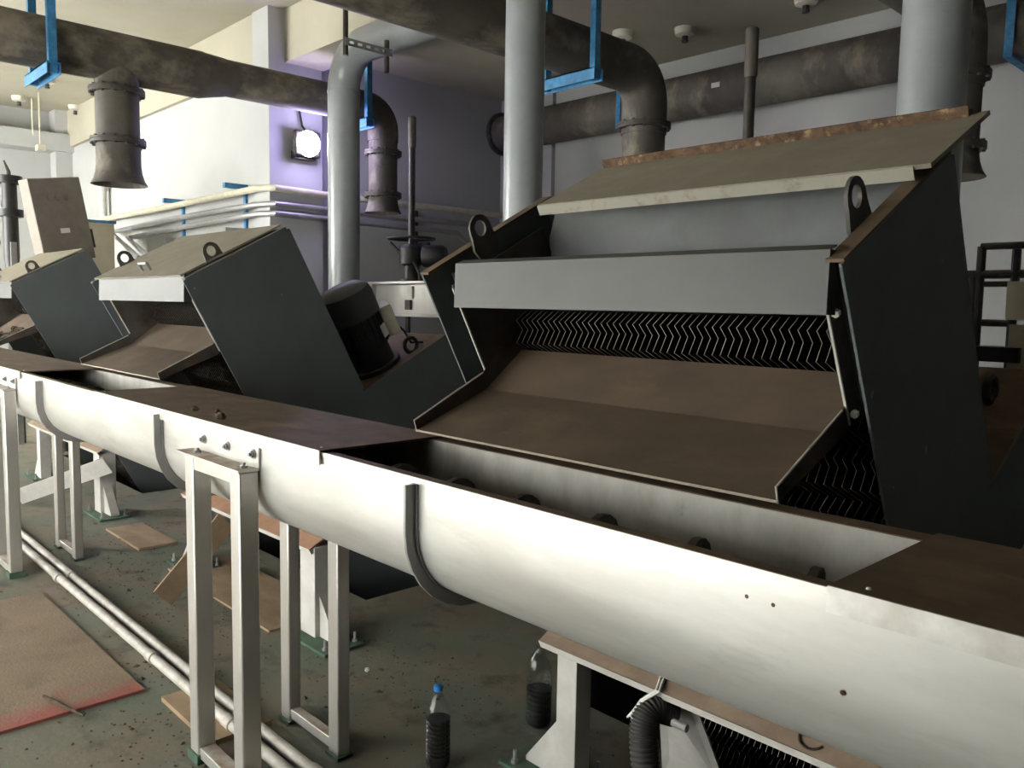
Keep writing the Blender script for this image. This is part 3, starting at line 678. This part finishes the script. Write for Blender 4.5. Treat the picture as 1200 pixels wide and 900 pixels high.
gpipe(613, 46, ZC, 'tall straight light grey pipe standing beside the near screen\'s left cheek', False, .235)
gpipe(1086, 73, ZC+.3, 'tall straight light grey pipe rising behind the rusty lid corner', False)
# rod and perforated channel by the elbow
q = ony(405, 65, pg.y-.6); t = thing('rod_hanger', (q.x, q.y, q.z), 'thin dark rod with perforated channel beside the grey elbow', 'hanger')
B().tube([(q.x, q.y, q.z), (q.x, q.y, ZT if q.y < YC else ZC)], .022, 10).obj('rod', 'darkmetal', t)
q2 = ony(408, 48, q.y); y0_, y1_ = q.y-.02, q.y+.44
b = B().box(q.x+.02, q.x+.026, y0_, y1_, q2.z+.01, q2.z+.03).box(q.x+.02, q.x+.026, y0_, y1_, q2.z-.03, q2.z-.01)
for k in range(6): b.box(q.x+.02, q.x+.026, max(y0_, q.y-.02+k*.08), q.y+.02+k*.08, q2.z-.0101, q2.z+.0101)
b.obj('channel', 'conduit', t)
B().tube([(q.x, q.y+.4, q2.z-.16), (q.x, q.y+.4, q2.z+.1)], .022, 10).obj('rod', 'darkmetal', t)
# ================================================================== wall conduits
XP, YP = XW+.05, YC-.14
def wpt(l):
    out = []
    for pl, x_, y_ in l: out.append(onx(x_, y_, XP) if pl == 'x' else ony(x_, y_, YP))
    return out
runs = [([('y', 60, 268), ('y', 180, 246), ('y', 300, 221), ('x', 322, 220), ('x', 385, 229), ('x', 480, 240), ('x', 600, 254)], .036, 'cream', 'pale cream wall pipe, topmost of the three pipes around the wall corner'),
        ([('y', 128, 300), ('y', 130, 272), ('y', 200, 257), ('y', 300, 240), ('x', 322, 239), ('x', 385, 246), ('x', 470, 256), ('x', 545, 262), ('x', 556, 272), ('x', 557, 330)], .032, 'conduit', 'grey wall pipe in the middle of the three pipes around the wall corner'),
        ([('y', 148, 300), ('y', 150, 279), ('y', 210, 267), ('y', 300, 251), ('x', 322, 250), ('x', 385, 257), ('x', 470, 266), ('x', 535, 273), ('x', 549, 285), ('x', 550, 340)], .032, 'conduit', 'grey wall pipe, lowest of the three pipes around the wall corner')]
for l, r_, m_, lb in runs:
    P = wpt(l)
    if l[0][1] > 100:      # the lower end drops out of sight behind the middle screen
        P = [ony(163 if l[1][1] < 140 else 176, 303, 3.5)]+P[1:]
    b = B().tube(P, r_, 12); tag(b.obj('wall_pipe', m_), lb, 'pipe')
def bracket(x_, y_, pl, label, m):
    q = onx(x_, y_, XP) if pl == 'x' else ony(x_, y_, YP)
    t = thing('pipe_bracket', q, label, 'bracket')
    if pl == 'y':
        B().box(q.x-.03, q.x+.03, q.y-.12, YC, q.z+.10, q.z+.15).obj('bracket_arm', m, t)
        B().box(q.x-.03, q.x+.03, q.y-.12, YC, q.z-.36, q.z-.32).obj('bracket_arm', 'conduit', t)
        B().box(q.x-.025, q.x+.025, YC-.03, YC, q.z-.6, q.z+.15).obj('bracket_post', m, t)
        B().bar((q.x, YC-.03, q.z-.6), (q.x, q.y-.1, q.z-.34), (.02, 0, 0), (0, .015, .015)).obj('bracket_strut', 'conduit', t)
    else:
        B().box(XW-.14, q.x+.08, q.y-.02, q.y+.02, q.z-.32, q.z-.28).obj('bracket_arm', m, t)
        B().box(XW-.14, XW-.11, q.y-.02, q.y+.02, q.z-.7, q.z+.1).obj('bracket_post', m, t)
        B().bar((XW-.12, q.y, q.z-.65), (q.x+.05, q.y, q.z-.3), (0, .015, 0), (.012, 0, .012)).obj('bracket_strut', m, t)
bracket(203, 248, 'y', 'blue and grey pipe bracket on the bright wall, further from the corner', 'blue')
bracket(275, 232, 'y', 'blue and grey pipe bracket on the bright wall, close to the corner column', 'blue')
bracket(498, 256, 'x', 'dark pipe bracket on the shaded wall behind the gate actuator', 'darkmetal')
q = ony(121, 240, YC-.1); t = tag(B().lathe([(.05, 0), (.05, 1.2), (.07, 1.2), (.07, 1.26), (.05, 1.26)], (q.x, q.y, q.z-1.0), n=16).obj('wall_riser', 'whitepaint'), 'short white riser pipe on the wall below the bell mouth', 'pipe')
# ================================================================== floodlight
q = onx(352, 172, XW); fl = thing('floodlight', (XW+.02, q.y, q.z-.1), 'glowing violet-white floodlight hung on the corner column', 'light')
b = B().box(XW+.02, XW+.10, q.y-.12, q.y+.12, q.z-.14, q.z-.06); b.obj('lamp_bracket', 'darkmetal', fl)
b = B().box(XW+.10, XW+.16, q.y-.15, q.y+.15, q.z-.12, q.z+.14); b.obj('lamp_housing', 'darkmetal', fl, bevel=.02)
b = B().lathe([(.13, 0), (.125, .03), (.09, .06), (.0, .07)], (XW+.16, q.y, q.z+.01), (1, 0, 0), 24, cap=False); b.obj('lamp_lens', 'glow', fl)
a = onx(348, 128, XW); B().tube([(XW+.13, q.y, q.z+.13), (XW+.06, q.y-.01, q.z+.2), (XW+.04, a.y, a.z)], .012, 8).obj('lamp_cord', 'black', fl)
l = bpy.data.lights.new('floodlight_lamp', 'POINT'); l.energy = 22; l.color = (.5, .42, 1); l.shadow_soft_size = .1
o = bpy.data.objects.new('floodlight_lamp', l); COL.objects.link(o); o.location = (XW+.34, q.y, q.z+.01)
# ================================================================== gate actuators
def actuator(x_, Y, ytop, ybase, label, body=True):
    p = ony(x_, ybase, Y); zt = ony(x_, ytop, Y).z
    t = thing('gate_actuator', (p.x, Y, p.z), label, 'actuator')
    B().tube([(p.x, Y, p.z), (p.x, Y, zt)], .035, 14).obj('stem_cover', 'darkmetal', t)
    B().lathe([(.038, zt-.3), (.042, zt-.29), (.042, zt), (.03, zt+.01)], (p.x, Y, 0), n=14).obj('stem_cap', 'duct', t)
    if body:
        B().lathe([(.12, 0), (.12, .03), (.08, .03), (.08, .16), (.12, .18), (.13, .34), (.09, .38), (.05, .38)], p, n=20).obj('gearbox', 'black', t)
        B().lathe([(.0, 0), (.11, 0), (.115, .02), (.115, .2), (.09, .24), (.0, .24)], p+Vector((.1, .08, .26)), (.8, .6, 0), 18, cap=False).obj('actuator_motor', 'black', t)
        b = B(); c = p+Vector((0, 0, .44)); b.tube([c+Vector((.24*math.cos(i*PI_/12), .24*math.sin(i*PI_/12), 0)) for i in range(25)], .013, 8)
        for i in range(3): a = i*2*PI_/3; b.tube([c, c+Vector((.24*math.cos(a), .24*math.sin(a), 0))], .010, 6)
        b.obj('handwheel', 'black', t)
        B().tube([p+Vector((-.08, -.05, .26)), p+Vector((-.16, -.1, .36)), p+Vector((-.2, -.12, .4))], [.018, .014, .016], 8).obj('clutch_lever', 'black', t)
        B().tube([p+Vector((.12, -.06, .2)), p+Vector((.2, -.05, .08)), p+Vector((.2, -.04, .0))], .015, 8).obj('cable', 'black', t)
    return p
AY = 5.2
p = actuator(482, AY, 138, 330, 'black gate actuator with handwheel and tall dark stem on the steel gate stand')
t = thing('gate_stand', (p.x+.1, AY, 0), 'stainless gate stand with a pale control panel below the black actuator', 'frame')
gx0, gx1 = ony(441, 340, AY).x, ony(540, 340, AY).x
for xx in (gx0, gx1-.06): B().box(xx, xx+.07, AY-.1, AY+.1, 0, p.z).obj('upright', 'legsteel', t)
B().box(gx0, gx1, AY-.14, AY+.14, p.z-.025, p.z).obj('top_plate', 'legsteel', t)
B().box(gx0+.07, gx1-.06, AY-.05, AY-.03, p.z-.33, p.z-.03).obj('panel', 'legsteel', t)
B().box(gx0+.07, gx1-.06, AY-.12, AY+.12, p.z-.36, p.z-.33).obj('shelf_bar', 'legsteel', t)
B().box(gx0+.05, gx1-.06, AY-.14, AY+.12, p.z-.6, p.z-.54).obj('shelf_bar', 'legsteel', t)
B().box(p.x-.02, p.x+.03, AY-.06, AY-.03, p.z-.55, p.z-.36).obj('gate_rod', 'darkmetal', t)
B().box(gx0+.07, gx1-.06, AY+.05, AY+.07, 0, p.z-.6).obj('gate_leaf', 'casing_in', t)
q = ony(482, 350, AY-.06); B().box(q.x-.07, q.x+.03, AY-.075, AY-.05, p.z-.17, p.z-.05).obj('notice', 'label', t)
B().box(q.x-.09, q.x+.0, AY-.078, AY-.05, p.z-.29, p.z-.19).obj('switch_box', 'darkmetal', t)
p = actuator(875, 4.9, 36, 200, 'tall dark stem tube rising behind the near screen\'s rusty lid', body=False)
t = thing('stem_stand', (p.x, 4.9, 0), 'steel stand carrying the tall stem tube behind the near screen', 'stand')
B().box(p.x-.4, p.x+.4, 4.8, 5.0, p.z-.06, p.z).obj('top_plate', 'legsteel', t)
for xx in (p.x-.37, p.x+.30): B().box(xx, xx+.07, 4.83, 4.97, 0, p.z-.06).obj('upright', 'legsteel', t)
# far-left stem, control box, tank
FX = -10.6
q = onx(14, 300, FX); t = thing('stem_tube', (FX, q.y, 0), 'black flanged stem tube standing beside the tilted control box', 'stem')
z0, z1 = q.z, onx(14, 212, FX).z
B().lathe([(.07, 0), (.07, z0-.1), (.08, z0), (.075, z1)], (FX, q.y, 0), n=16).obj('tube_body', 'black', t)
for y_ in (211, 250):
    z = onx(14, y_, FX).z; b = B(); b.lathe([(.07, -.04), (.13, -.04), (.13, .04), (.07, .04)], (FX, q.y, z), n=18); b.obj('flange', 'black', t)
z = onx(14, 284, FX).z; B().lathe([(.05, 0), (.05, .22)], (FX-.15, q.y-.1, z), (-.5, -.5, 0), 12).obj('side_knob', 'black', t)
B().tube([(FX, q.y, z1), (FX, q.y, z1+.1), (FX-.05, q.y-.03, z1+.22)], [.03, .02, .008], 8).obj('tip', 'black', t)
B().box(FX+.05, FX+.1, q.y-.03, q.y+.03, 0, z0+.15).obj('guide_rail', 'conduit', t)
q = onx(68, 258, -9.75); t = thing('control_box', (q.x, q.y, 0), 'tilted brown-grey control box with a small white label behind the farthest screen', 'control box')
ax_z = Vector((0, -.17, .98)).normalized(); ax_x = Vector((-.26, .966, 0)).normalized(); ax_x = (ax_x-ax_z*ax_x.dot(ax_z)).normalized(); ax_y = ax_z.cross(ax_x)
hh, ww, dd = .43, .28, .09
o_ = B().bar(q-ax_z*hh, q+ax_z*hh, ax_x*ww, ax_y*dd).obj('box_body', 'ctrlbox', t, bevel=.01)
fc = q-ax_y*dd
B().bar(fc-ax_z*.14-ax_y*.001, fc-ax_z*.09-ax_y*.001, ax_x*.05, ax_y*.003).obj('label_plate', 'label', o_)
B().bar(fc+ax_z*.01, fc+ax_z*.03, ax_x*.07, ax_y*.005).obj('name_strip', 'ctrlbox', o_)
b = B()
for k in (-1, 0, 1): b.lathe([(.035, 0), (.03, .008), (.02, .01)], fc+ax_x*(k*.085)+ax_z*.23, -ax_y, 14)
b.obj('indicator_knobs', 'ctrlbox', o_)
B().tube([q-ax_z*hh*.9, Vector((q.x, q.y, q.z-.8)), Vector((q.x, q.y, 0))], .05, 12).obj('stand_pole', 'darkmetal', t)
B().bar(q+ax_x*(ww+.03)-ax_z*.32, q+ax_x*(ww+.03)-ax_z*.12, ax_x*.03, ax_y*.03).obj('cable_gland', 'black', t)
a = onx(122, 300, -11.2); t = thing('hopper_tank', (a.x, a.y, 0), 'beige sheet metal tank with blue rim behind the farthest screen', 'tank')
B().prism([(-11.5, a.y-.5, 0), (-10.7, a.y-.5, 0), (-10.5, a.y-.55, a.z+.35), (-11.8, a.y-.55, a.z+.35)], (0, .45, 0)).obj('tank_body', 'tank', t)
B().box(-11.82, -10.48, a.y-.57, a.y-.08, a.z+.35, a.z+.38).obj('tank_rim', 'blue', t)
# tube stand beyond the near screen
SY = 4.7
t = thing('tube_stand', (-1.2, SY, 0), 'dark steel tube stand with a grey panel beyond the near screen\'s side plate', 'stand')
def sp(x_, y_): v = ony(x_, y_, SY); return v
a, c2, e = sp(1150, 289), sp(1142, 440), sp(1192, 287)
for x_, y0_, y1_ in ((1151, 289, 560), (1141, 322, 560), (1192, 292, 420)):
    v = ony(x_, y0_, SY); B().tube([(v.x, SY, 0), (v.x, SY, v.z)], .022, 10).obj('upright', 'darkmetal', t)
for x0_, x1_, y_, r_ in ((1150, 1240, 289, .018), (1130, 1240, 322, .022), (1150, 1190, 333, .015), (1142, 1190, 378, .018)):
    v = ony(x0_, y_, SY); v2 = ony(x1_, y_, SY); B().tube([(v.x, SY, v.z), (v2.x, SY, v.z)], r_, 10).obj('rail', 'darkmetal', t)
v, v2 = ony(1183, 330, SY), ony(1240, 376, SY); B().box(v.x, v2.x, SY-.03, SY-.015, v2.z, v.z).obj('panel', 'tank', t)
v, v2 = ony(1145, 405, SY), ony(1200, 425, SY); B().box(v.x, v2.x, SY-.1, SY+.1, v2.z, v.z).obj('tray', 'black', t)
v = ony(1187, 380, SY); B().box(v.x, v.x+.35, SY-.06, SY, 0, v.z).obj('cabinet', 'tank', t)
# ================================================================== ceiling detectors, hanging rods
def detector(x_, y_, zc, label):
    q = onz(x_, y_, zc); t = thing('ceiling_detector', (q.x, q.y, zc-.13), label, 'detector', 'round heat detectors on the ceiling')
    B().lathe([(.10, 0), (.10, -.02), (.09, -.06), (.05, -.075), (.04, -.075)], (q.x, q.y, zc), n=18).obj('detector_base', 'detector', t)
    B().lathe([(.03, -.07), (.025, -.11), (.035, -.115), (.03, -.13)], (q.x, q.y, zc), n=12).obj('detector_sensor', 'darkmetal', t)
for x_, y_ in ((55, 92), (22, 113), (88, 124)): detector(x_, y_, ZT, 'round pale heat detector on the bright ceiling beyond the duct tee')
for x_, y_ in ((803, 33), (945, -4)): detector(x_, y_, ZC, 'round pale heat detector on the ceiling in front of the wall duct')
detector(730, 37, ZC, 'round pale heat detector on the ceiling above the duct elbow')
for x_, y0_, y1_, lb in ((37, 115, 158, 'thin white cord hanging from the bright ceiling, the shorter one'), (45, 108, 170, 'thin white cord with a pull block hanging from the bright ceiling')):
    a = onz(x_, y0_, ZT); e = a+(ray(x_, y1_)-ray(x_, y1_)*0)*0
    d = ray(x_, y1_); k = math.hypot(a.x, a.y)/math.hypot(d.x, d.y); zl = HC+d.z*k
    t = thing('pull_cord', (a.x, a.y, zl), lb, 'cord')
    B().tube([(a.x, a.y, zl), (a.x, a.y, ZT)], .012, 6).obj('cord', 'cream', t)
    if x_ == 45: B().box(a.x-.08, a.x+.08, a.y-.05, a.y+.05, zl-.08, zl).obj('pull_block', 'cream', t)
# far wall columns and beam
for i, (x_, w_) in enumerate(((80, .35), (104, .3))):
    q = onx(x_, 200, XL+.3); struct(B().box(XL, XL+.3, q.y-w_/2, q.y+w_/2, 0, ZT), 'trim_%d_far_column' % (i+5), 'wall')
zb = onx(50, 165, XL+.4).z; struct(B().box(XL, XL+.4, YF, YC, zb-.12, zb+.15), 'trim_7_far_beam', 'wall')
